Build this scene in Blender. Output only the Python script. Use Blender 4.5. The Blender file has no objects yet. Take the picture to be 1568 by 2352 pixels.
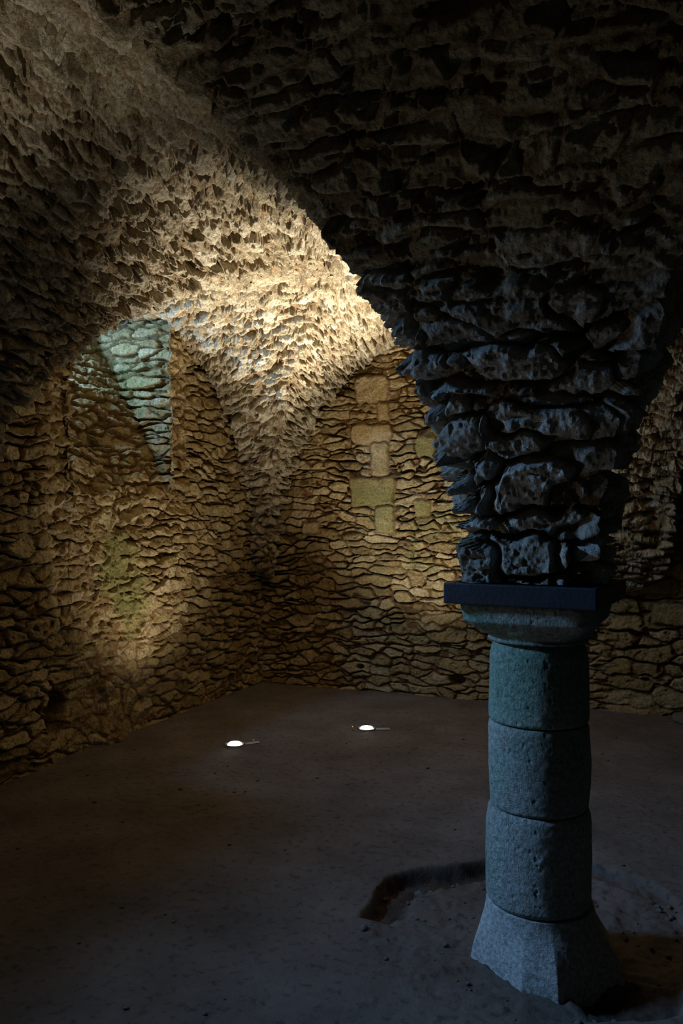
import bpy, math, random
import numpy as np
from mathutils import Vector, Matrix

# ------------------------------------------------------------------ camera, light, exposure
S = bpy.context.scene
YAW = math.radians(22.5)
CU, SU = math.cos(YAW), math.sin(YAW)
CAMX, CAMY, EYE = 3.84, -7.18, 1.60
FPX, W_, H_ = 1850.0, 1568, 2352

cam_d = bpy.data.cameras.new('camera')
cam_d.sensor_fit = 'VERTICAL'
cam_d.sensor_height = 36.0
cam_d.lens = 36.0 * FPX / H_
cam_d.clip_start = 0.02
cam = bpy.data.objects.new('camera', cam_d)
S.collection.objects.link(cam)
cam.location = (CAMX, CAMY, EYE)
PITCH = math.atan((1200 - 1176) / FPX)
cam.rotation_euler = (math.pi / 2 + PITCH, 0, YAW)
S.camera = cam

world = bpy.data.worlds.new('world')
S.world = world
world.use_nodes = True
bg = world.node_tree.nodes['Background']
bg.inputs[0].default_value = (0.35, 0.6, 1.0, 1)
bg.inputs[1].default_value = 0.02

S.view_settings.view_transform = 'Standard'
S.view_settings.look = 'None'
S.view_settings.gamma = 1.0
S.view_settings.exposure = 0.0

DAY = (0.27, 0.56, 1.0)          # cool daylight
def area(name, loc, target, sx, sy, energy, col):
    d = bpy.data.lights.new(name, 'AREA')
    d.shape = 'RECTANGLE'; d.size = sx; d.size_y = sy
    d.energy = energy; d.color = col
    o = bpy.data.objects.new(name, d)
    S.collection.objects.link(o)
    o.location = loc
    v = Vector(target) - Vector(loc)
    o.rotation_euler = v.to_track_quat('-Z', 'Y').to_euler()
    return o
WIN2 = (-5.80, -5.00, 2.66, 2.93)   # the open window of the next bay (y0, y1, z0, z1), left of the frame
area('daylight_window', (-0.30, -5.4, 3.03), (3.4, -4.2, 1.2), 0.76, 0.16, 178.0, DAY)
area('daylight_niche', (-0.70, -2.62, 3.22), (-0.15, -1.6, 2.75), 0.26, 0.26, 48.0, DAY)
# (tight beam, wide spill) of the ground lamps, in watts; the third spill is added fill
LAMP_POWER = ((62.0, 102.0), (2200.0, 215.0), (150.0, 20.0))
LAMP_COL = (1.0, 0.94, 0.84)

# ------------------------------------------------------------------ helpers
f4 = np.float32
def _h(ix, iy, iz, seed):
    x = (ix.astype(np.int64).astype(np.uint32) * np.uint32(374761393)
         + iy.astype(np.int64).astype(np.uint32) * np.uint32(668265263)
         + iz.astype(np.int64).astype(np.uint32) * np.uint32(2147483647 - 5)
         + np.uint32((seed * 974634777) & 0xffffffff))
    x ^= x >> np.uint32(15); x *= np.uint32(2246822519)
    x ^= x >> np.uint32(13); x *= np.uint32(3266489917)
    x ^= x >> np.uint32(16)
    return x
def hf(ix, iy, iz, seed):
    return (_h(ix, iy, iz, seed) >> np.uint32(8)).astype(f4) / f4(16777216.0)

def vnoise(P, seed):
    """value noise, P (N,3) -> (N,) in -1..1"""
    i = np.floor(P); fr = (P - i).astype(f4); i = i.astype(np.int32)
    u = fr * fr * (3 - 2 * fr)
    out = 0
    for a in (0, 1):
        wa = u[:, 0] if a else 1 - u[:, 0]
        for b in (0, 1):
            wb = u[:, 1] if b else 1 - u[:, 1]
            for c in (0, 1):
                wc = u[:, 2] if c else 1 - u[:, 2]
                out = out + wa * wb * wc * hf(i[:, 0] + a, i[:, 1] + b, i[:, 2] + c, seed)
    return (out * 2 - 1).astype(f4)

def fbm(P, freq, octs, seed, gain=0.5):
    out = 0; amp = 1.0; tot = 0
    for k in range(octs):
        out = out + amp * vnoise(P * f4(freq * 2.03 ** k) + f4(17.3 * k), seed + k)
        tot += amp; amp *= gain
    return (out / tot).astype(f4)

def sstep(a, b, x):
    t = np.clip((x - a) / (b - a), 0, 1)
    return t * t * (3 - 2 * t)

def rubble(C, size=(0.26, 0.26, 0.088), joint=0.035, off=0.016, tilt=0.018, shingle=0.0,
           warp=1.0, rough=0.006, seed=1, edge=0.34, big=0.25, pits=.010):
    """relief of roughly coursed rubble: C (N,3) in metres -> height, stone tint, face mask"""
    N = len(C); H = np.empty(N, f4); T = np.empty(N, f4); M = np.empty(N, f4)
    sz = np.array(size, f4)
    for k in range(0, N, 120000):
        P = C[k:k + 120000].astype(f4)
        w = np.stack([fbm(P, 2.6, 2, seed + 11), fbm(P, 2.6, 2, seed + 23), fbm(P * f4([.6, .6, 1]), 2.4, 3, seed + 31)], 1)
        w2 = np.stack([vnoise(P * f4(13), seed + 41), vnoise(P * f4(13), seed + 43), vnoise(P * f4(13), seed + 47)], 1)
        Q = P + warp * (w * f4([.10, .10, .075]) + w2 * f4([.026, .026, .014]))
        Q = Q / sz
        Q = Q + f4([0.5, 0.37, 0.0])
        b = np.floor(Q).astype(np.int32)
        n = len(P)
        F1 = np.full(n, 9, f4); F2 = np.full(n, 9, f4)
        SZ = np.zeros(n, f4); ID = np.zeros(n, np.uint32); DX = np.zeros((n, 3), f4)
        for dz in (-1, 0, 1):
            iz = b[:, 2] + dz
            rowx = hf(iz, iz * 0 + 5, iz * 0, seed + 3)
            for dx in (-1, 0, 1):
                for dy in (-1, 0, 1):
                    ix = b[:, 0] + dx; iy = b[:, 1] + dy
                    h = _h(ix, iy, iz, seed)
                    r1 = (h & np.uint32(1023)).astype(f4) / 1023
                    r2 = ((h >> np.uint32(10)) & np.uint32(1023)).astype(f4) / 1023
                    r3 = ((h >> np.uint32(20)) & np.uint32(1023)).astype(f4) / 1023
                    vx = ix + .5 + (r1 - .5) * .85 - Q[:, 0]
                    vy = iy + .5 + (r2 - .5) * .85 - Q[:, 1]
                    vz = iz + .5 + (r3 - .5) * .82 - Q[:, 2]
                    d = np.cbrt(np.abs(vx) ** 3 + np.abs(vy) ** 3 + np.abs(vz) ** 3) - f4(big) * ((r1 * 7.3 + r3 * 3.1) % 1.0)
                    nb = d < F1
                    nb2 = ~nb & (d < F2)
                    SZ = np.where(nb, DX[:, 2], np.where(nb2, vz, SZ))
                    F2 = np.where(nb, F1, np.minimum(F2, d))
                    F1 = np.where(nb, d, F1)
                    ID = np.where(nb, h, ID)
                    DX[:, 0] = np.where(nb, vx, DX[:, 0]); DX[:, 1] = np.where(nb, vy, DX[:, 1]); DX[:, 2] = np.where(nb, vz, DX[:, 2])
        e = F2 - F1 + 0.07 * fbm(P, 30, 2, seed + 61)
        bed = np.clip(np.abs(SZ - DX[:, 2]) * 1.25, 0, 1)
        gap = np.clip(.75 + .9 * fbm(P, 3.4, 2, seed + 67), .15, 1.5)
        wd = edge * (.45 + .75 * bed) * (.55 + .6 * gap)
        prof = sstep(0.0, 1.0, (e - .01) / wd)
        jd = joint * (.45 + .75 * bed) * (.35 + .85 * gap)
        q = ID ^ (ID >> np.uint32(7))
        q = q * np.uint32(2654435761)
        t1 = ((q >> np.uint32(4)) & np.uint32(255)).astype(f4) / 255
        t2 = ((q >> np.uint32(12)) & np.uint32(255)).astype(f4) / 255
        t3 = ((q >> np.uint32(20)) & np.uint32(255)).astype(f4) / 255
        tl = tilt * ((t2 - .5) * 2 * (DX[:, 0] + DX[:, 1]) + (t3 - .5) * 2 * DX[:, 2]) + shingle * DX[:, 2]
        H[k:k + 120000] = jd * (prof - 1) + prof * (off * (t1 * 2 - 1) + tl) + rough * fbm(P, 24, 3, seed + 71, .6) * (0.4 + prof)
        H[k:k + 120000] -= pits * sstep(.16, .5, fbm(P * f4([1, 1, 1.4]), 30, 2, seed + 83)) * prof
        T[k:k + 120000] = t2
        M[k:k + 120000] = sstep(0.0, .16, e)
    return H, T, M

def grid_obj(name, P, mat, parent=None, attrs=None, keep=None, flip=False, extra=None):
    """P (n,m,3) -> one mesh object; extra: more (P, attrs, keep, flip) tuples joined into it"""
    parts = [(P, attrs or {}, keep, flip)] + (extra or [])
    V = []; F = []; A = {}; base = 0
    for (p, at, kp, fl) in parts:
        n, m = p.shape[:2]
        idx = np.arange(n * m).reshape(n, m) + base
        q = np.stack([idx[:-1, :-1], idx[1:, :-1], idx[1:, 1:], idx[:-1, 1:]], -1)
        if fl: q = q[..., ::-1]
        q = q.reshape(-1, 4)
        if kp is not None: q = q[kp.reshape(-1)]
        V.append(p.reshape(-1, 3)); F.append(q); base += n * m
        for kk, vv in at.items(): A.setdefault(kk, []).append(np.asarray(vv, f4).reshape(-1))
    V = np.concatenate(V).astype(f4); F = np.concatenate(F).astype(np.int32)
    me = bpy.data.meshes.new(name)
    me.vertices.add(len(V)); me.vertices.foreach_set('co', V.reshape(-1))
    me.loops.add(F.size); me.loops.foreach_set('vertex_index', F.reshape(-1))
    me.polygons.add(len(F))
    me.polygons.foreach_set('loop_start', np.arange(0, F.size, 4, dtype=np.int32))
    me.update(calc_edges=True)
    me.polygons.foreach_set('use_smooth', np.ones(len(F), bool))
    for kk, vv in A.items():
        a = me.attributes.new(kk, 'FLOAT', 'POINT'); a.data.foreach_set('value', np.concatenate(vv))
    if mat: me.materials.append(mat)
    o = bpy.data.objects.new(name, me)
    S.collection.objects.link(o)
    if parent: o.parent = parent
    return o

def structure(o):
    o['kind'] = 'structure'; return o

def tag(o, label, cat, group=None, kind='thing'):
    o['label'] = label; o['category'] = cat; o['kind'] = kind
    if group: o['group'] = group
    return o

def thing(name, label, cat, loc, rotz=0, group=None):
    o = bpy.data.objects.new(name, None)
    S.collection.objects.link(o)
    o.location = loc; o.rotation_euler = (0, 0, rotz); o.empty_display_size = .1
    return tag(o, label, cat, group)

# ------------------------------------------------------------------ materials
def nodes_of(m):
    m.use_nodes = True
    nt = m.node_tree
    return nt, nt.nodes, nt.links
def ramp(nd, stops):
    r = nd.new('ShaderNodeValToRGB'); cr = r.color_ramp
    while len(cr.elements) < len(stops): cr.elements.new(0.5)
    for e, (p, c) in zip(cr.elements, stops): e.position = p; e.color = (*c, 1)
    return r
def noise(nd, ln, co, scale, detail=4, rough=.55):
    n = nd.new('ShaderNodeTexNoise'); n.inputs['Scale'].default_value = scale
    n.inputs['Detail'].default_value = detail; n.inputs['Roughness'].default_value = rough
    ln.new(co, n.inputs['Vector']); return n
def mixc(nd, ln, fac, a, b, mode='MIX'):
    m = nd.new('ShaderNodeMix'); m.data_type = 'RGBA'; m.blend_type = mode
    for s, v in ((0, fac), (6, a), (7, b)):
        if isinstance(v, (int, float)): m.inputs[s].default_value = v
        elif isinstance(v, tuple): m.inputs[s].default_value = (*v, 1)
        else: ln.new(v, m.inputs[s])
    return m.outputs[2]
def mth(nd, ln, op, a, b=0.0, clamp=False):
    m = nd.new('ShaderNodeMath'); m.operation = op; m.use_clamp = clamp
    for s, v in ((0, a), (1, b)):
        if isinstance(v, (int, float)): m.inputs[s].default_value = v
        else: ln.new(v, m.inputs[s])
    return m.outputs[0]

def stone_material(name, lo, mid, hi, mortar, moss=(0.17, 0.18, 0.05), rust=(0.36, 0.17, 0.045), moss_at=0.62, bump=0.95, dusty=False):
    m = bpy.data.materials.new(name); nt, nd, ln = nodes_of(m)
    bsdf = nd['Principled BSDF']; bsdf.inputs['Roughness'].default_value = 0.95
    bsdf.inputs['Specular IOR Level'].default_value = 0.12
    co = nd.new('ShaderNodeTexCoord').outputs['Object']
    at = nd.new('ShaderNodeAttribute'); at.attribute_name = 'tint'
    jo = nd.new('ShaderNodeAttribute'); jo.attribute_name = 'face'
    mo = nd.new('ShaderNodeAttribute'); mo.attribute_name = 'moss'
    n1 = noise(nd, ln, co, 9, 5, .65)
    v = mth(nd, ln, 'ADD', mth(nd, ln, 'MULTIPLY', at.outputs['Fac'], .45), mth(nd, ln, 'MULTIPLY', n1.outputs['Fac'], .6))
    r = ramp(nd, [(0.2, lo), (0.5, mid), (0.82, hi)]); ln.new(v, r.inputs[0])
    c = mixc(nd, ln, mth(nd, ln, 'SUBTRACT', 1.0, jo.outputs['Fac'], True), r.outputs[0], mortar)
    n2 = noise(nd, ln, co, 3.1, 4, .6)
    rr = ramp(nd, [(.66, (0, 0, 0)), (.80, (1, 1, 1))]); ln.new(n2.outputs['Fac'], rr.inputs[0])
    c = mixc(nd, ln, mth(nd, ln, 'MULTIPLY', rr.outputs[0], .6), c, rust)
    n3 = noise(nd, ln, co, 2.3, 6, .68)
    mm = mth(nd, ln, 'ADD', n3.outputs['Fac'], mth(nd, ln, 'MULTIPLY', mo.outputs['Fac'], .40))
    mr = ramp(nd, [(moss_at, (0, 0, 0)), (moss_at + .14, (1, 1, 1))]); ln.new(mm, mr.inputs[0])
    c = mixc(nd, ln, mth(nd, ln, 'MULTIPLY', mr.outputs[0], .62), c, moss)
    if dusty:
        du = nd.new('ShaderNodeAttribute'); du.attribute_name = 'dusty'
        rg = ramp(nd, [(0.2, (.27, .27, .255)), (0.5, (.43, .43, .415)), (0.82, (.58, .58, .56))]); ln.new(v, rg.inputs[0])
        c = mixc(nd, ln, mth(nd, ln, 'MULTIPLY', du.outputs['Fac'], mth(nd, ln, 'MULTIPLY', jo.outputs['Fac'], .85)), c, rg.outputs[0])
    n4 = noise(nd, ln, co, 70, 3, .6)
    c = mixc(nd, ln, .70, c, mixc(nd, ln, 1.0, c, ramp_out(nd, ln, n4), 'MULTIPLY'))
    ln.new(c, bsdf.inputs['Base Color'])
    b1 = noise(nd, ln, co, 38, 6, .7); b2 = noise(nd, ln, co, 150, 3, .6)
    hgt = mth(nd, ln, 'ADD', b1.outputs['Fac'], mth(nd, ln, 'MULTIPLY', b2.outputs['Fac'], .35))
    bp = nd.new('ShaderNodeBump'); bp.inputs['Strength'].default_value = bump; bp.inputs['Distance'].default_value = .02
    ln.new(hgt, bp.inputs['Height']); ln.new(bp.outputs[0], bsdf.inputs['Normal'])
    return m
def ramp_out(nd, ln, n):
    r = ramp(nd, [(.32, (.42, .39, .35)), (.62, (1.22, 1.22, 1.22))]); ln.new(n.outputs['Fac'], r.inputs[0])
    return r.outputs[0]

M_WALL = stone_material('rubble_limestone', (.21, .145, .060), (.37, .265, .115), (.52, .41, .23), (.19, .105, .045))
M_VAULT = stone_material('vault_limestone', (.26, .20, .115), (.44, .36, .225), (.60, .52, .37), (.25, .165, .085), moss_at=.66, dusty=True, bump=1.0)
M_PILLAR = stone_material('pillar_stone', (.22, .24, .23), (.33, .35, .33), (.46, .47, .44), (.14, .14, .12),
                          moss=(.10, .27, .20), rust=(.24, .20, .15), moss_at=.50, bump=.95)
M_BASE = stone_material('pillar_base_stone', (.24, .24, .24), (.34, .34, .34), (.44, .44, .43), (.2, .2, .2),
                        moss=(.2, .24, .24), rust=(.24, .22, .2), moss_at=.64, bump=.5)
M_ROCK = stone_material('loose_rock', (.08, .068, .058), (.13, .115, .10), (.21, .19, .17), (.16, .13, .1), moss_at=.8, bump=.4)

def earth_material():
    m = bpy.data.materials.new('packed_earth'); nt, nd, ln = nodes_of(m)
    bsdf = nd['Principled BSDF']; bsdf.inputs['Roughness'].default_value = 0.9
    bsdf.inputs['Specular IOR Level'].default_value = 0.15
    co = nd.new('ShaderNodeTexCoord').outputs['Object']
    n1 = noise(nd, ln, co, 2.2, 6, .62)
    r = ramp(nd, [(.3, (.078, .061, .051)), (.55, (.115, .094, .082)), (.75, (.152, .128, .114))]); ln.new(n1.outputs['Fac'], r.inputs[0])
    n2 = noise(nd, ln, co, 26, 4, .6)
    r2 = ramp(nd, [(.34, (.45, .42, .4)), (.46, (1, 1, 1))]); ln.new(n2.outputs['Fac'], r2.inputs[0])
    c = mixc(nd, ln, .7, r.outputs[0], mixc(nd, ln, 1.0, r.outputs[0], r2.outputs[0], 'MULTIPLY'))
    wet_shade = nd.new('ShaderNodeAttribute'); wet_shade.attribute_name = 'damp_shade'
    c = mixc(nd, ln, wet_shade.outputs['Fac'], c, (.030, .018, .012))  # moist soil colour, made darker still for the shade in the trench
    ln.new(c, bsdf.inputs['Base Color'])
    b1 = noise(nd, ln, co, 18, 6, .7); b2 = noise(nd, ln, co, 90, 4, .65)
    hgt = mth(nd, ln, 'ADD', b1.outputs['Fac'], mth(nd, ln, 'MULTIPLY', b2.outputs['Fac'], .4))
    bp = nd.new('ShaderNodeBump'); bp.inputs['Strength'].default_value = .45; bp.inputs['Distance'].default_value = .02
    ln.new(hgt, bp.inputs['Height']); ln.new(bp.outputs[0], bsdf.inputs['Normal'])
    return m
M_EARTH = earth_material()

def simple(name, col, rough=.6, metal=0.0, spec=.4, bump=0.0, vary=0.0, emit=0.0, emit_col=(1, 1, 1)):
    m = bpy.data.materials.new(name); nt, nd, ln = nodes_of(m)
    b = nd['Principled BSDF']; b.inputs['Roughness'].default_value = rough; b.inputs['Metallic'].default_value = metal
    b.inputs['Specular IOR Level'].default_value = spec
    b.inputs['Base Color'].default_value = (*col, 1)
    co = nd.new('ShaderNodeTexCoord').outputs['Object']
    if vary:
        n = noise(nd, ln, co, 14, 5, .65)
        r = ramp(nd, [(.3, tuple(c * (1 - vary) for c in col)), (.7, tuple(min(1, c * (1 + vary)) for c in col))])
        ln.new(n.outputs['Fac'], r.inputs[0]); ln.new(r.outputs[0], b.inputs['Base Color'])
    if bump:
        n = noise(nd, ln, co, 60, 5, .65)
        bp = nd.new('ShaderNodeBump'); bp.inputs['Strength'].default_value = bump; bp.inputs['Distance'].default_value = .008
        ln.new(n.outputs['Fac'], bp.inputs['Height']); ln.new(bp.outputs[0], b.inputs['Normal'])
    if emit:
        b.inputs['Emission Color'].default_value = (*emit_col, 1); b.inputs['Emission Strength'].default_value = emit
    return m
M_IRON = simple('painted_iron', (.014, .016, .026), .55, 0.0, .4, .25, .35)
M_STEEL = simple('lamp_steel', (.35, .34, .32), .35, 1.0, .5, .1, .2)
M_BRASS = simple('brass', (.75, .55, .18), .3, 1.0)
M_LENS = simple('lamp_lens', (.9, .9, .9), .2, 0, .5, emit=30.0, emit_col=(.93, .95, 1.0))
M_SLATE = simple('slate_chip', (.30, .28, .27), .8, 0, .2, .3, .2)

# ------------------------------------------------------------------ the vault (ceiling)
BX, BY = 3.365, 4.12            # bay pitch across and along the room
PH = 0.235                    # half width of the piers the vault springs from
RISE, ZS, EXPO = 1.90, 1.40, 1.8
HX, HY = BX / 2 - PH, BY / 2 - PH
XR, YF = 2 * BX, -2 * BY      # far walls

_s = np.linspace(0, 1, 4001); _u = np.sin(_s * np.pi / 2) ** (1.0)
def prof_z(s): return ZS + RISE * np.power(np.clip(1 - np.power(s, EXPO), 0, 1), 1 / EXPO)
# table: arc length from the springing, for s from 1 to 0
_tt = 1 - (1 - np.cos(np.linspace(0, np.pi / 2, 6001)))          # s from 1 to 0, dense near the springing
_zz = prof_z(_tt)
_hm = (HX + HY) / 2
_arc = np.concatenate([[0], np.cumsum(np.hypot(np.diff(_tt) * _hm, np.diff(_zz)))])
ARC = _arc[-1]
def rows_for(step, low, wall_taper):
    """rows of one half of the arch, springing first: s, z, q (arc), slope vector, pier half width"""
    n = int(ARC / step)
    q = np.linspace(0, ARC, n + 1)
    s = np.interp(q, _arc, _tt); s[-1] = 0; s[0] = 1
    z = prof_z(s)
    dz = np.gradient(z, q); ds = np.gradient(-s, q)
    ph = np.full(len(q), PH)
    k = int(low / step)
    qb = -np.arange(k, 0, -1) * step
    zb = ZS + qb
    pb = PH * np.sqrt(np.clip(1 - (qb / -low) ** 2.2, 0, 1)) if wall_taper else np.full(k, PH)
    if wall_taper: pb = np.maximum(pb, .0)
    s = np.concatenate([np.ones(k), s]); z = np.concatenate([zb, z]); q = np.concatenate([qb, q]); ph = np.concatenate([pb, ph])
    dz = np.concatenate([np.ones(k), dz]); ds = np.concatenate([np.zeros(k), ds])
    return s, z, q, dz, ds, ph

def vault_relief(C, P):
    # the stones of the pier above the pillar are coarser and more eroded than those of the vault
    near = 1 - sstep(.75, 1.25, C[:, 2])
    mid = np.hypot(P[:, 0] - BX, P[:, 1] + BY)
    k = near * (1 - sstep(1.0, 1.5, mid))
    a, ta, ma = rubble(C, (.18, .18, .076), .052, .020, .022, .030, 1.3, .018, 5, .36, .42, .014)
    S_ = C * f4([1, 1, 2.3])
    a = a - .060 * sstep(.13, .30, fbm(S_, 8.5, 3, 205)) + .010 * fbm(S_, 19, 3, 209, .65)
    over = (1 - sstep(1.1, 1.9, mid)) * sstep(-BY + .15, -BY - .1, P[:, 1]) * (1 - k)
    a = a * (1 - .35 * over)
    h, t, m = a, ta, ma
    sel = k > 0.001
    if sel.any():
        b, tb, mb = rubble(C[sel], (.21, .21, .118), .082, .022, .012, -.01, 1.7, .017, 9, .30, .5, .014)
        h = a.copy(); ks = k[sel]
        h[sel] = a[sel] * (1 - ks) + (b + .018) * ks; t[sel] = np.where(ks > .5, tb, ta[sel]); m[sel] = ma[sel] * (1 - ks) + mb * ks
    h = h + .022 * fbm(P, 1.1, 3, 77)
    h = np.where((C[:, 2] < .02) & (mid < .6), np.minimum(h, .020), h)
    return h, t, m, k

VAULT = []
def vault_cell(kind, pier, mid, step, ncol, sides=(-1, 1), vlim=(-1, 1), low=0.0, taper=False, pa=PH, pb=PH):
    """kind 'g': barrel running along Y, around the pier row y = pier, over the bay whose crown is x = mid
       kind 'f': barrel running along X, around the pier row x = pier, over the bay whose crown is y = mid"""
    for sg in sides:
        s, z, q, dz, ds, ph = rows_for(step, low, taper)
        half, halfb = (BX / 2, BY / 2) if kind == 'g' else (BY / 2, BX / 2)
        Ha, Hb = half - pa, halfb - pb
        across = mid + sg * (half - ph * pa / PH - (1 - s) * Ha)
        w = ph * pb / PH + (1 - s) * Hb
        v = np.linspace(vlim[0], vlim[1], max(3, int(ncol * (vlim[1] - vlim[0]) / 2)))
        along = pier + v[None, :] * w[:, None]
        A = np.repeat(across[:, None], len(v), 1); Z = np.repeat(z[:, None], len(v), 1)
        Q = np.repeat(q[:, None], len(v), 1)
        # normals, blended across the groins
        n1a = -sg * np.repeat((dz)[:, None], len(v), 1); n1z = -np.repeat((ds * Ha)[:, None], len(v), 1) * 1.0
        dg = (1 - np.abs(v))[None, :] * w[:, None]
        k = 0.5 * (1 - sstep(0, .14, dg))
        n2b = np.sign(v)[None, :] * np.repeat(dz[:, None], len(v), 1); n2z = -np.repeat((ds * Hb)[:, None], len(v), 1)
        l1 = np.sqrt(n1a ** 2 + n1z ** 2) + 1e-9; l2 = np.sqrt(n2b ** 2 + n2z ** 2) + 1e-9
        na = n1a / l1 * (1 - k); nb = n2b / l2 * k; nz = n1z / l1 * (1 - k) + n2z / l2 * k
        ln_ = np.sqrt(na ** 2 + nb ** 2 + nz ** 2) + 1e-9
        na, nb, nz = na / ln_, nb / ln_, nz / ln_
        if kind == 'g':
            P = np.stack([A, along, Z], -1); C = np.stack([A, along, Q], -1); Nn = np.stack([na, nb, nz], -1)
        else:
            P = np.stack([along, A, Z], -1); C = np.stack([along, A, Q], -1); Nn = np.stack([nb, na, nz], -1)
        h, t, m, gk = vault_relief(C.reshape(-1, 3), P.reshape(-1, 3))
        P = P + Nn * h.reshape(A.shape)[..., None]
        # which way round the quads must go to face into the room
        e1 = P[len(s) // 2 + 1, len(v) // 2] - P[len(s) // 2, len(v) // 2]; e2 = P[len(s) // 2, len(v) // 2 + 1] - P[len(s) // 2, len(v) // 2]
        flip = np.dot(np.cross(e1, e2), Nn[len(s) // 2, len(v) // 2]) < 0
        VAULT.append((P, dict(tint=t, face=m, moss=np.zeros(t.size), dusty=gk), None, flip))

RESP = .45                    # the respond on the back wall is wider than the piers
XM1, XM2, YM1, YM2 = BX / 2, BX * 1.5, -BY / 2, -BY * 1.5
# the lit bay
vault_cell('f', 0.0, YM1, .0075, 760, vlim=(0, 1), low=.40, taper=True, sides=(1,))
vault_cell('g', 0.0, XM1, .0075, 840, vlim=(-1, 0), low=.40, taper=True, sides=(-1,))
vault_cell('g', 0.0, XM1, .0075, 840, vlim=(-1, 0), low=.40, taper=True, sides=(1,), pa=RESP)
vault_cell('f', 0.0, YM1, .014, 300, vlim=(0, 1), sides=(-1,))
vault_cell('g', -BY, XM1, .0078, 860, sides=(-1,))
vault_cell('g', -BY, XM1, .0075, 800, sides=(1,), low=.016)
vault_cell('f', BX, YM1, .014, 360, sides=(-1,), low=.016)
vault_cell('f', BX, YM1, .0105, 560, sides=(1,), low=.40, taper=True, pb=RESP)
# the bay above the viewer's left, and the two on the right
vault_cell('f', BX, YM2, .0060, 800, sides=(1,), low=.016)
vault_cell('f', BX, YM2, .03, 120, sides=(-1,))
vault_cell('f', 0.0, YM2, .02, 260, vlim=(0, 1))
vault_cell('g', YF, XM1, .03, 160, vlim=(0, 1))
vault_cell('g', 0.0, XM2, .0105, 500, vlim=(-1, 0), low=.40, taper=True, sides=(-1,), pa=RESP)
vault_cell('g', 0.0, XM2, .02, 260, vlim=(-1, 0), sides=(1,))
vault_cell('g', -BY, XM2, .0105, 400, sides=(-1,), low=.016)
vault_cell('g', -BY, XM2, .03, 160, sides=(1,))
vault_cell('g', YF, XM2, .03, 160, vlim=(0, 1))
vault_cell('f', XR, YM1, .03, 160, vlim=(-1, 0))
vault_cell('f', XR, YM2, .03, 160, vlim=(-1, 0))
p0 = VAULT[0]
ceiling = structure(grid_obj('ceiling', p0[0], M_VAULT, attrs=p0[1], flip=p0[3], extra=VAULT[1:]))

# ------------------------------------------------------------------ walls
def wall_relief(C, seed, size=(.21, .21, .070), smooth=None, **kw):
    a = dict(joint=.052, off=.016, tilt=.024, shingle=.012, warp=1.25, rough=.012, seed=seed, edge=.20, big=.45); a.update(kw)
    h, t, m = rubble(C, size, **a)
    h = h + .02 * fbm(C, .9, 3, seed + 99)
    # near the ground the joints are packed with earth
    lo = 1 - sstep(.05, .55, C[:, 2] + .15 * fbm(C, 2, 2, seed + 7))
    h = h * (1 - .45 * lo)
    return h, t, m

# back wall: y = 0, faces -Y
xs = np.concatenate([np.arange(-.06, 4.25, .0068), np.arange(4.25, XR + .1, .03)])
zs = np.arange(-.06, 3.5, .0064)
X, Z = np.meshgrid(xs, zs)
C = np.stack([X, 0 * X, Z], -1).reshape(-1, 3)
h, t, m = wall_relief(C, 21)
hr, tr, mr_ = wall_relief(C, 57, (.34, .34, .125), edge=.16, big=.4)
kr = sstep(3.15, 3.4, C[:, 0]) * (1 - sstep(1.25, 1.5, C[:, 2]))      # bigger stones low on the right
h = h * (1 - kr) + hr * kr; t = np.where(kr > .5, tr, t); m = m * (1 - kr) + mr_ * kr
moss = np.zeros(len(C))
def block(x0, z0, x1, z1, lift, tint, ms=0.0, r=.03):
    """one dressed block set in the rubble"""
    cx, cz, hx, hz = (x0 + x1) / 2, (z0 + z1) / 2, (x1 - x0) / 2, (z1 - z0) / 2
    wob = .030 * fbm(C, 5.5, 3, 301) + .016 * fbm(C, 20, 3, 303)
    dx = np.abs(C[:, 0] - cx) - hx + r; dz = np.abs(C[:, 2] - cz) - hz + r
    d = np.hypot(np.maximum(dx, 0), np.maximum(dz, 0)) + np.minimum(np.maximum(dx, dz), 0) - r + wob
    k = 1 - sstep(-.018, .012, d); g = (1 - sstep(.0, .03, d)) * (1 - k)
    hb = lift + .018 * fbm(C, 14, 4, 311, .65) + .024 * fbm(C, 3.6, 2, 317)
    h[:] = h * (1 - k - g) + k * hb + g * (-.018)
    t[:] = np.where(k > .5, tint - .1 + .45 * fbm(C, 5, 4, 331), t); m[:] = m * (1 - k - g) + k
    moss[:] = np.maximum(moss, ms * k)
block(1.006, 2.745, 1.345, 2.995, .025, .75, 0, .07)
block(1.225, 2.55, 1.345, 2.735, .012, .65)
block(.975, 2.36, 1.38, 2.535, .028, .72, 0, .07)
block(1.18, 2.035, 1.345, 2.345, .012, .8, .1)
block(.955, 1.76, 1.40, 2.02, .014, .5, .42)
block(1.215, 1.50, 1.40, 1.75, .012, .7, .36)
block(1.615, 2.225, 1.79, 2.385, .016, .6, .5)
block(1.60, 1.665, 1.755, 1.80, .012, .6, .5)
block(.44, 1.50, .62, 1.615, .022, .7)
block(3.52, .995, 3.88, 1.15, .02, .4, .4, .06)
block(3.66, .76, 3.93, .93, .018, .4, .25, .04)
# a putlog hole near the foot, and the joint down the side of the dressed jamb
for (hx, hz, rr) in ((1.05, .22, .03), (2.0, .17, .055)):
    d = np.hypot((C[:, 0] - hx) / 1.6, C[:, 2] - hz) + .01 * fbm(C, 12, 2, 5)
    h -= .12 * (1 - sstep(rr * .5, rr, d))
moss += .35 * (1 - sstep(.3, .9, np.hypot(C[:, 0] - 1.6, (C[:, 2] - 1.7) * .8)))
P = np.stack([X, -h.reshape(X.shape), Z], -1)
structure(grid_obj('wall_back', P, M_WALL, attrs=dict(tint=t, face=m, moss=moss), flip=False))

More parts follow.
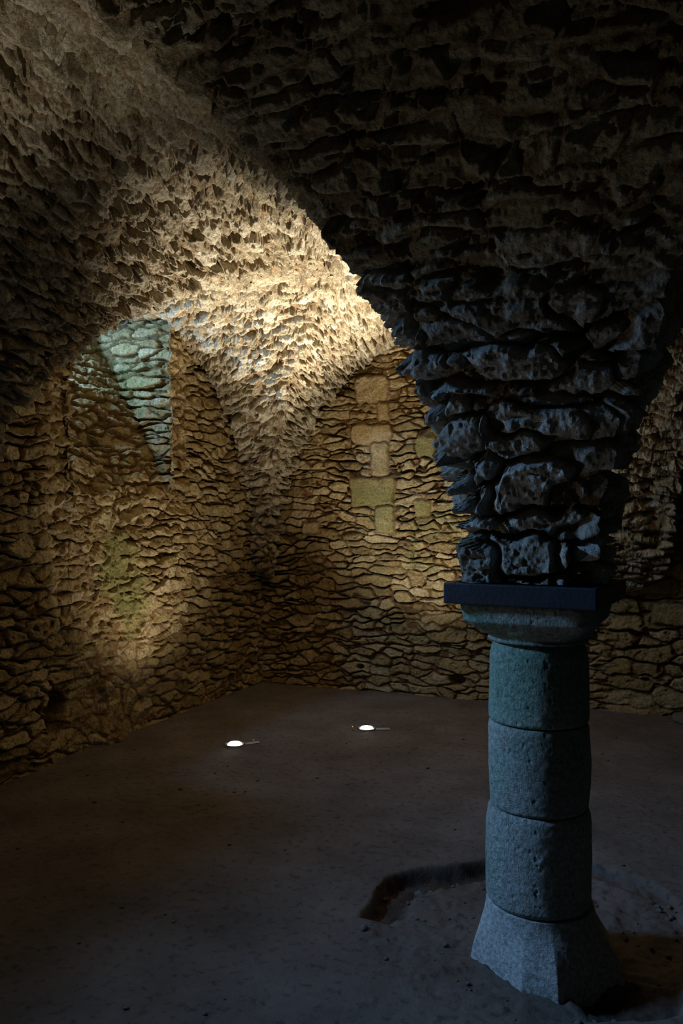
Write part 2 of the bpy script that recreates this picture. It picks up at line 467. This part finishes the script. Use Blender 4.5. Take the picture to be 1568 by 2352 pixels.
# left wall: x = 0, faces +X, with the sloping light shaft of the lit bay cut into it
YR, YL, ZSILL, SLOPE, DMAX = -1.575, -2.765, 1.80, math.tan(math.radians(62)), .80
zl = np.concatenate([np.arange(-.06, 3.36, .0066)])
d = np.clip((zl - ZSILL) / SLOPE, 0, DMAX)
nj, ns = 100, 170
ys_r = np.arange(.06, YR, -.0068); ys_l1 = np.arange(YL - .0068, -4.4, -.0080); ys_l2 = np.arange(-4.4, YF - .1, -.03)
cols = []; nrm = []
for y in ys_r: cols.append((0 * zl, 0 * zl + y)); nrm.append(0)
for k in np.linspace(0, 1, nj): cols.append((-d * k, YR - .06 * d * k)); nrm.append(1)
for k in np.linspace(0, 1, ns + 2)[1:-1]: cols.append((-d, (YR - .06 * d) * (1 - k) + (YL - .10 * d) * k)); nrm.append(2)
for k in np.linspace(1, 0, nj): cols.append((-d * k, YL - .10 * d * k)); nrm.append(3)
for y in np.concatenate([ys_l1, ys_l2]): cols.append((0 * zl, 0 * zl + y)); nrm.append(0)
X = np.stack([c[0] for c in cols], 1); Y = np.stack([c[1] for c in cols], 1); Z = np.repeat(zl[:, None], len(cols), 1)
NT = np.array([(1, 0, 0), (0, -1, 0), (.88, 0, .47), (0, 1, 0)])[np.array(nrm)]
NN = np.repeat(NT[None], len(zl), 0).astype(float)
NN[zl < ZSILL] = (1, 0, 0)
def blur(a, r, it, ax):
    for _ in range(it):
        k = np.cumsum(np.concatenate([np.repeat(np.take(a, [0], ax), r + 1, ax), a, np.repeat(np.take(a, [-1], ax), r, ax)], ax), ax)
        n = a.shape[ax]
        a = (np.take(k, np.arange(2 * r + 1, 2 * r + 1 + n), ax) - np.take(k, np.arange(0, n), ax)) / (2 * r + 1)
    return a
NN = blur(blur(NN, 2, 3, 0), 2, 3, 1); NN /= np.linalg.norm(NN, axis=-1, keepdims=True)
# break the sharp arrises of the shaft
C = np.stack([X, Y, Z], -1).reshape(-1, 3)
h, t, m = wall_relief(C, 33, (.21, .21, .074))
h2, t2, m2 = wall_relief(C, 35, (.17, .17, .10), joint=.032, warp=1.7, rough=.020, edge=.5, pits=.016)   # rougher patched work below and beside the shaft
k2 = (1 - sstep(.25, .55, np.abs(C[:, 1] + 2.25) + .25 * fbm(C, 1.6, 3, 401))) * (1 - sstep(1.75, 1.95, C[:, 2]))
k2 = np.maximum(k2, (1 - sstep(.08, .30, np.abs(C[:, 1] - YR - .1))) * sstep(1.6, 2.0, C[:, 2]) * (C[:, 0] > -.02))
k2 = np.maximum(k2, (1 - sstep(.08, .25, np.abs(C[:, 1] - YL + .1))) * sstep(1.0, 1.6, C[:, 2]) * (C[:, 0] > -.02))
h = h * (1 - k2) + h2 * k2; m = m * (1 - k2) + m2 * k2
hole = np.hypot((C[:, 1] + 2.92) / .13, (C[:, 2] - .33) / .17) + .25 * fbm(C, 8, 3, 5)
h -= .22 * (1 - sstep(.55, 1.0, hole))
h += .10 * (1 - sstep(0, .30, np.hypot((C[:, 1] + 2.36) / 1.0, C[:, 2] - .02)))            # earth banked at the foot
# the masonry left of the shaft stands a little proud
h += .05 * sstep(-2.86, -3.02, C[:, 1] + .05 * fbm(C, 3, 2, 9))
moss = .75 * (1 - sstep(.15, .75, np.hypot((C[:, 1] + 2.15) / .75, (C[:, 2] - 1.15) / .9))) + .25 * (X.reshape(-1) < -.05)
P = C + NN.reshape(-1, 3) * h[:, None]
wk = (1 - sstep(.05, .30, np.minimum(np.abs(C[:, 1] - YR), np.abs(C[:, 1] - YL)))) * sstep(1.5, 1.8, C[:, 2])
P[:, 1] += wk * (.045 * fbm(C * f4([.4, .4, 1]), 4.5, 3, 811) + .02 * fbm(C, 13, 2, 813))
P = P.reshape(X.shape + (3,))
yc = Y[:-1, :-1]; zc = Z[:-1, :-1]
keep = ~((yc > WIN2[0]) & (yc < WIN2[1]) & (zc > WIN2[2]) & (zc < WIN2[3]))
keep &= ~((Y[:-1, :-1] < -2.3) & (X[:-1, :-1] < -.56) & (Z[:-1, :-1] > 3.0))         # daylight opening at the head of the shaft
E1 = P[40, 41] - P[40, 40]; E0 = P[41, 40] - P[40, 40]
structure(grid_obj('wall_left', P, M_WALL, attrs=dict(tint=t, face=m, moss=moss), keep=keep, flip=bool(np.cross(E0, E1)[0] < 0)))
# the reveal of the next bay's window
rv = []
for (p, a, b) in (((WIN2[0], WIN2[2]), (1, 0), (0, 0)), ((WIN2[0], WIN2[3]), (1, 0), (0, 0)), ((WIN2[0], WIN2[2]), (0, 1), (0, 0)), ((WIN2[1], WIN2[2]), (0, 1), (0, 0))):
    u = np.linspace(0, 1, 24); w = np.linspace(.03, -.95, 24); Ug, Wg = np.meshgrid(u, w)
    Yg = p[0] + a[0] * Ug * (WIN2[1] - WIN2[0]); Zg_ = p[1] + a[1] * Ug * (WIN2[3] - WIN2[2]) - Wg * 0
    Zg_ = Zg_ + np.where(Wg < 0, -Wg, 0) * (.75 if p[1] == WIN2[3] or a[1] else 0.0) * (Ug if a[1] else 1)
    rv.append((np.stack([Wg, Yg, Zg_], -1), dict(tint=0 * Ug + .5, face=0 * Ug + 1, moss=0 * Ug), None, False))
structure(grid_obj('window_2', rv[0][0], M_WALL, attrs=rv[0][1], extra=rv[1:]))
# soffit of the shaft
xs = np.arange(.03, -.9, -.012); ys = np.arange(-1.50, -2.95, -.012)
X, Y = np.meshgrid(xs, ys); C = np.stack([X, Y, 0 * X + 3.29], -1).reshape(-1, 3)
h, t, m = rubble(C[:, [1, 0, 2]] * f4([1, 1, 1]), (.2, .1, .2), .03, .012, .01, 0, 1, .006, 91, .4, .3)
P = C + h[:, None] * np.array([0, 0, -1.0]); P = P.reshape(X.shape + (3,))
keep = ~((Y[:-1, :-1] < -2.38) & (X[:-1, :-1] < -.5))
structure(grid_obj('trim_1', P, M_VAULT, attrs=dict(tint=t, face=m, moss=0 * t + .1), keep=keep, flip=False))

# the two walls behind and beside the viewer, never in view
def far_wall(name, axis, pos, a0, a1, sg):
    a = np.arange(a0, a1, .04); z = np.arange(-.06, 3.45, .03)
    A, Z = np.meshgrid(a, z); C = np.stack([A, 0 * A, Z], -1).reshape(-1, 3)
    h, t, m = wall_relief(C, 63)
    h = h.reshape(A.shape) * sg
    P = np.stack([pos + h, A, Z], -1) if axis == 'x' else np.stack([A, pos + h, Z], -1)
    structure(grid_obj(name, P, M_WALL, attrs=dict(tint=t, face=m, moss=0 * t), flip=(axis == 'x')))
far_wall('wall_right', 'x', XR, YF - .06, .06, -1)
far_wall('wall_front', 'y', YF, -.06, XR + .06, 1)

# ------------------------------------------------------------------ floor
PX, PY = BX, -4.12         # axis of the pillar
def cam_to_room(r, f): return CU * r - SU * f, SU * r + CU * f
xs = np.concatenate([np.arange(-.15, 4.3, .0115), np.arange(4.3, XR + .1, .03)])
ys = np.concatenate([np.arange(-8.3, -5.4, .0115), np.arange(-5.4, -2.8, .009), np.arange(-2.8, .15, .0115)])
X, Y = np.meshgrid(xs, ys); C = np.stack([X, Y, 0 * X], -1).reshape(-1, 3)
h = .012 * fbm(C, 1.3, 3, 501) + .004 * fbm(C, 9, 3, 511) + .0025 * fbm(C, 40, 2, 521)
# a shallow excavated ring around the pillar: lip of the cut as (angle about the pillar, radius)
ring = [(-180, .62), (-165, .66), (-140, .55), (-100, .50), (-60, .42), (-40, .43), (-22, .50), (-5, .50), (10, .45), (30, .6), (60, .85), (85, .93), (105, .86),
        (125, .80), (140, .83), (152, .83), (165, .74), (180, .70)]
fine = np.array(ring, float)
ang = np.degrees(np.arctan2(C[:, 1] - PY, C[:, 0] - PX)); rad = np.hypot(C[:, 1] - PY, C[:, 0] - PX)
lip = np.interp(ang, fine[:, 0], fine[:, 1]) + .03 * fbm(C, 5, 3, 531)
# strength of the trench by angle: deep on the far left, again on the near right
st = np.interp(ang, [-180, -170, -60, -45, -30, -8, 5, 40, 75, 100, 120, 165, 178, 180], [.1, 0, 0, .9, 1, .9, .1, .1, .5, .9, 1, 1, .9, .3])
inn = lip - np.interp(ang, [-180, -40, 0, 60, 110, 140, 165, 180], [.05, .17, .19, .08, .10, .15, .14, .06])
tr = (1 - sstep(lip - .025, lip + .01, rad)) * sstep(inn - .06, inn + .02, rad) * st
inside = 1 - sstep(lip - .03, lip + .01, rad)
h -= .05 * tr + .016 * inside * (.4 + .6 * (ang > 0))
h += inside * (.014 * fbm(C, 15, 4, 541, .65) + .016 * np.maximum(0, fbm(C, 30, 2, 551) - .15))
damp_shade = np.clip(tr * 1.1 - .15, 0, 1) * (.75 + .25 * fbm(C, 14, 2, 561))  # moist trench soil, with the shade in the cut put into its colour
P = np.stack([X, Y, h.reshape(X.shape)], -1)
structure(grid_obj('floor', P, M_EARTH, attrs=dict(damp_shade=damp_shade), flip=True))
_fx, _fy, _fh = xs, ys, h.reshape(X.shape)
def ground(x, y):
    i = int(np.clip(np.searchsorted(_fy, y), 0, len(_fy) - 1)); j = int(np.clip(np.searchsorted(_fx, x), 0, len(_fx) - 1))
    return float(_fh[i, j])

# ------------------------------------------------------------------ the pillar
pil = thing('stone_pillar', 'weathered round stone pillar of stacked drums on a flared base, lit blue from one side', 'pillar', (PX, PY, 0), YAW)
# local axes of the pillar: x to the viewer's right, -y towards the viewer
def revolve(name, rows, mat, relief=0.004, seed=1, nth=420, outline=None, pits=.5, cap=True):
    """rows: (z, radius); outline(theta, z, r) may reshape the radius"""
    zz = np.array([r[0] for r in rows]); rr = np.array([r[1] for r in rows])
    L = np.concatenate([[0], np.cumsum(np.hypot(np.diff(zz), np.diff(rr)))])
    n = max(8, int(L[-1] / .0045)); q = np.linspace(0, L[-1], n)
    z = np.interp(q, L, zz); r = np.interp(q, L, rr)
    th = np.linspace(0, 2 * np.pi, nth)
    R = np.repeat(r[:, None], nth, 1); Zg = np.repeat(z[:, None], nth, 1); T = np.repeat(th[None], n, 0)
    if outline is not None: R = outline(T, Zg, R)
    D = np.stack([np.cos(T), np.sin(T), Zg], -1)
    Cn = np.stack([np.cos(T) * np.maximum(R, .05), np.sin(T) * np.maximum(R, .05), Zg], -1).reshape(-1, 3)
    hh = relief * fbm(Cn, 14, 4, seed, .6) + relief * 1.6 * fbm(Cn, 4, 2, seed + 9)
    pit = sstep(.38, .62, fbm(Cn, 55, 2, seed + 19)); hh -= .006 * pits * pit; hh -= .010 * pits * sstep(.45, .62, fbm(Cn, 13, 3, seed + 23))
    fade = np.clip(R / .12, 0, 1).reshape(-1)
    hh = (hh * fade).reshape(R.shape)
    R2 = np.maximum(R + hh, 0)
    P = np.stack([R2 * np.cos(T), R2 * np.sin(T), Zg], -1)
    P[:, -1] = P[:, 0]
    tt = .5 + .5 * fbm(Cn, 3, 2, seed + 29)
    return grid_obj(name, P, mat, pil, dict(tint=np.clip(tt, 0, 1), face=np.ones(tt.size), moss=np.clip(fbm(Cn, 2, 2, seed + 31), 0, 1) * .4 + .25 * sstep(.95, 1.15, Cn[:, 2])), flip=True)

# base: an uneven chamfered block that shrinks to the round of the shaft
poly = np.array([(-.243, .0), (-.115, -.228), (-.005, -.285), (.255, -.150), (.283, .09), (.10, .28), (-.16, .25)])
pa = np.arctan2(poly[:, 1], poly[:, 0])
def poly_r(T):
    out = np.full(T.shape, 9.0)
    for i in range(len(poly)):
        a, b = poly[i], poly[(i + 1) % len(poly)]
        e = b - a; nn = np.array([e[1], -e[0]]); nn = nn / np.linalg.norm(nn)
        if np.dot(nn, a) < 0: nn = -nn
        c = nn[0] * np.cos(T) + nn[1] * np.sin(T)
        out = np.where(c > 1e-3, np.minimum(out, np.dot(nn, a) / np.maximum(c, 1e-3)), out)
    return out
def base_outline(T, Zg, R):
    k = sstep(.02, .21, Zg) ** .9
    g = poly_r(T) * (1 + .05 * (1 - sstep(-.05, .05, Zg)))
    out = g * (1 - k) + .192 * k
    return np.where(R < .15, R, out)
revolve('base', [(-.06, .29), (.0, .29), (.18, .192), (.203, .186), (.205, .02), (.205, 0)], M_BASE, .003, 3, outline=base_outline, pits=.3)
revolve('drum', [(.209, 0), (.209, .182), (.222, .1915), (.38, .1925), (.50, .190), (.540, .184), (.554, .176), (.554, 0)], M_PILLAR, .0035, 13)
revolve('drum', [(.557, 0), (.557, .170), (.566, .178), (.590, .1795), (.63, .183), (.74, .185), (.85, .183), (.866, .178), (.866, 0)], M_PILLAR, .0035, 23)
revolve('drum', [(.871, 0), (.871, .176), (.880, .1815), (1.0, .181), (1.10, .180), (1.14, .173), (1.160, .160), (1.160, 0)], M_PILLAR, .0035, 33)
# capital: round neck below, square top, sides splayed
FR = math.radians(-6.5)            # the square members sit a few degrees off the room's axes
def cap_outline(T, Zg, R):
    n = 7.0
    sq = (np.abs(np.cos(T - CAPROT)) ** n + np.abs(np.sin(T - CAPROT)) ** n) ** (-1 / n)
    k = sstep(1.165, 1.25, Zg)
    return np.where(R < .12, R, R * (1 - k) + R * sq * k)
CAPROT = FR - YAW                 # the pillar's own frame is turned by YAW
revolve('capital', [(1.164, 0), (1.164, .182), (1.172, .186), (1.178, .180), (1.186, .184), (1.205, .203), (1.245, .232), (1.285, .240), (1.300, .241), (1.310, .236), (1.375, .232), (1.379, .2), (1.379, 0)],
        M_PILLAR, .005, 43, outline=cap_outline)

# ------------------------------------------------------------------ the iron frame clamped round the capital
def bevel_box(name, size, loc, mat, parent, bev=.006, rot=(0, 0, 0)):
    import bmesh
    bm = bmesh.new(); bmesh.ops.create_cube(bm, size=1)
    for v in bm.verts: v.co = Vector((v.co.x * size[0], v.co.y * size[1], v.co.z * size[2]))
    bmesh.ops.bevel(bm, geom=bm.edges[:], offset=bev, segments=2, affect='EDGES', profile=.5)
    me = bpy.data.meshes.new(name); bm.to_mesh(me); bm.free()
    me.materials.append(mat)
    o = bpy.data.objects.new(name, me); S.collection.objects.link(o)
    o.location = loc; o.rotation_euler = rot
    if parent: o.parent = parent
    return o
def lathe_obj(name, rows, mat, parent, loc=(0, 0, 0), nth=40, sx=1.0, sy=1.0):
    th = np.linspace(0, 2 * np.pi, nth)
    R = np.array([r[1] for r in rows])[:, None]; Zg = np.array([r[0] for r in rows])[:, None]
    P = np.stack([R * np.cos(th) * sx, R * np.sin(th) * sy, Zg + 0 * th], -1); P[:, -1] = P[:, 0]
    o = grid_obj(name, P, mat, parent, flip=True); o.location = loc
    return o
A_ = .270; ZC = 1.346; HT = .076; TH = .022
fr = thing('clamping_frame', 'dark blue iron frame of four flat bars clamped round the capital of the pillar', 'iron frame', (PX, PY, ZC), FR)
bevel_box('bar', (2 * A_, TH, HT), (0, -A_ + TH / 2, 0), M_IRON, fr)
bevel_box('bar', (2 * A_, TH, HT), (0, A_ - TH / 2, 0), M_IRON, fr)
bevel_box('bar', (TH, 2 * A_ - 2 * TH, HT), (-A_ + TH / 2, 0, 0), M_IRON, fr)
bevel_box('bar', (TH, 2 * A_ - 2 * TH, HT), (A_ - TH / 2, 0, 0), M_IRON, fr)

# ------------------------------------------------------------------ the ground lamps
def uplight(label, loc, rotz, power, aim, plate_side, screw_at, wide, blend, lens_scale=1.0):
    r = thing('ground_uplight', label, 'lamp', loc, rotz, 'floor uplights lighting the vault')
    lathe_obj('housing', [(-.05, 0), (-.05, .070), (.004, .076), (.010, .074), (.012, .066), (.004, .062), (.004, 0)], M_STEEL, r, sx=lens_scale)
    lathe_obj('lens', [(.003, .0520), (.010, .049), (.018, .038), (.0225, .021), (.024, 0)], M_LENS, r, sx=lens_scale)
    bevel_box('mounting_plate', (.11, .05, .006), (plate_side * .125, -.015, .006), M_SLATE, r, .0015, (0, 0, .15))
    lathe_obj('screw', [(.0, .007), (.008, .007), (.011, .004), (.0115, 0)], M_BRASS, r, loc=(screw_at[0], screw_at[1], .004), nth=12)
    for k, (pw, deg) in enumerate(zip(power, wide)):
        d = bpy.data.lights.new('uplight_beam', 'SPOT')
        d.energy = pw; d.color = LAMP_COL; d.spot_size = math.radians(deg); d.spot_blend = blend; d.shadow_soft_size = .04
        o = bpy.data.objects.new('uplight_beam', d); S.collection.objects.link(o)
        o.location = (loc[0], loc[1], loc[2] + .07)
        v = Vector(aim[k]) - o.location
        o.rotation_euler = v.to_track_quat('-Z', 'Y').to_euler()
    return r
L1 = (.90, -2.09); L2 = (1.62, -1.31)
uplight('floor uplight nearer the wall with the light shaft, its bright lens turned slightly', (L1[0], L1[1], ground(*L1) - .004), YAW + .35, LAMP_POWER[0], ((.85, -1.75, 3.2), (.0, -1.85, 2.25)), 1, (.15, .05), (70, 98), 1.0)
uplight('floor uplight farther from the light shaft, with a flat grey plate beside it', (L2[0], L2[1], ground(*L2) - .004), YAW - .08, LAMP_POWER[1], ((1.72, -1.75, 3.2), (1.85, -.15, 2.8)), 1, (-.115, .03), (72, 92), 1.0)
L3 = (1.10, -5.40)  # lamp out of view; its wide spill is added fill for the dark vault cell
uplight('floor uplight of the next bay, off to the side of the pillar', (L3[0], L3[1], ground(*L3) - .004), .8, LAMP_POWER[2], ((1.5, -5.35, 3.3), (2.9, -4.7, 2.9)), 1, (.15, .05), (46, 100), 1.0)

# ------------------------------------------------------------------ loose stones
rng = random.Random(4)
def rock_mesh(name, seed, squash=.6, det=3):
    import bmesh
    bm = bmesh.new(); bmesh.ops.create_icosphere(bm, subdivisions=det, radius=1)
    co = np.array([v.co[:] for v in bm.verts], f4)
    nn = 1 + .35 * fbm(co, .9, 2, seed) + .14 * fbm(co, 2.4, 3, seed + 5)
    for v, k in zip(bm.verts, nn): v.co = Vector((v.co.x * k * 1.15, v.co.y * k * .9, v.co.z * k * squash))
    for f in bm.faces: f.smooth = True
    me = bpy.data.meshes.new(name); bm.to_mesh(me); bm.free()
    for kk, vv in (('tint', .5), ('face', 1.0), ('moss', 0.0)):
        a = me.attributes.new(kk, 'FLOAT', 'POINT'); a.data.foreach_set('value', np.full(len(me.vertices), vv, f4))
    me.materials.append(M_ROCK)
    return me
ROCKS = [rock_mesh('pebble', 700 + i * 13, .5 + .12 * (i % 3), 2) for i in range(6)]
BIG = [rock_mesh('rock', 900 + i * 17, .62, 4) for i in range(3)]
def put_rock(name, me, x, y, size, label, cat, group=None):
    o = bpy.data.objects.new(name, me); S.collection.objects.link(o)
    o.scale = (size, size, size); o.rotation_euler = (rng.uniform(-.25, .25), rng.uniform(-.25, .25), rng.uniform(0, 6.28))
    o.location = (x, y, ground(x, y) + size * .28)
    return tag(o, label, cat, group)
put_rock('rubble_stone', BIG[0], 3.90, -.20, .085, 'grey rubble stone lying at the foot of the back wall at the frame edge', 'stone')
put_rock('earth_clod', BIG[1], 2.80, -3.76, .026, 'dark clod of earth lying inside the curved trench behind the pillar', 'clod')
put_rock('rubble_stone', BIG[2], 2.70, -4.20, .018, 'dark stone at the near end of the curved trench', 'stone')
def clear(x, y): return math.hypot(x - PX, y - PY) > .31
n = 0
while n < 90:
    a = rng.uniform(-3.1, 3.1); r = rng.uniform(.33, .80)
    x, y = PX + r * math.cos(a), PY + r * math.sin(a)
    lipv = np.interp(math.degrees(a), fine[:, 0], fine[:, 1])
    if r > lipv - .02: continue
    put_rock('pebble', ROCKS[n % 6], x, y, rng.choice([.004, .005, .006, .008, .010, .012]),
             'small grey pebble in the disturbed earth around the pillar base', 'pebble', 'pebbles around the pillar base'); n += 1
n = 0
while n < 70:
    rr_, ff = rng.uniform(-1.2, 1.1), rng.uniform(2.6, 6.4)
    rr_ *= ff / 3.0
    x, y = cam_to_room(rr_, ff); x += CAMX; y += CAMY
    if x < .15 or y > -.3 or math.hypot(x - PX, y - PY) < .95 or x > 6: continue
    put_rock('pebble', ROCKS[n % 6], x, y, rng.choice([.004, .005, .006, .008, .011]),
             'small loose pebble on the open earth floor', 'pebble', 'pebbles on the open floor'); n += 1
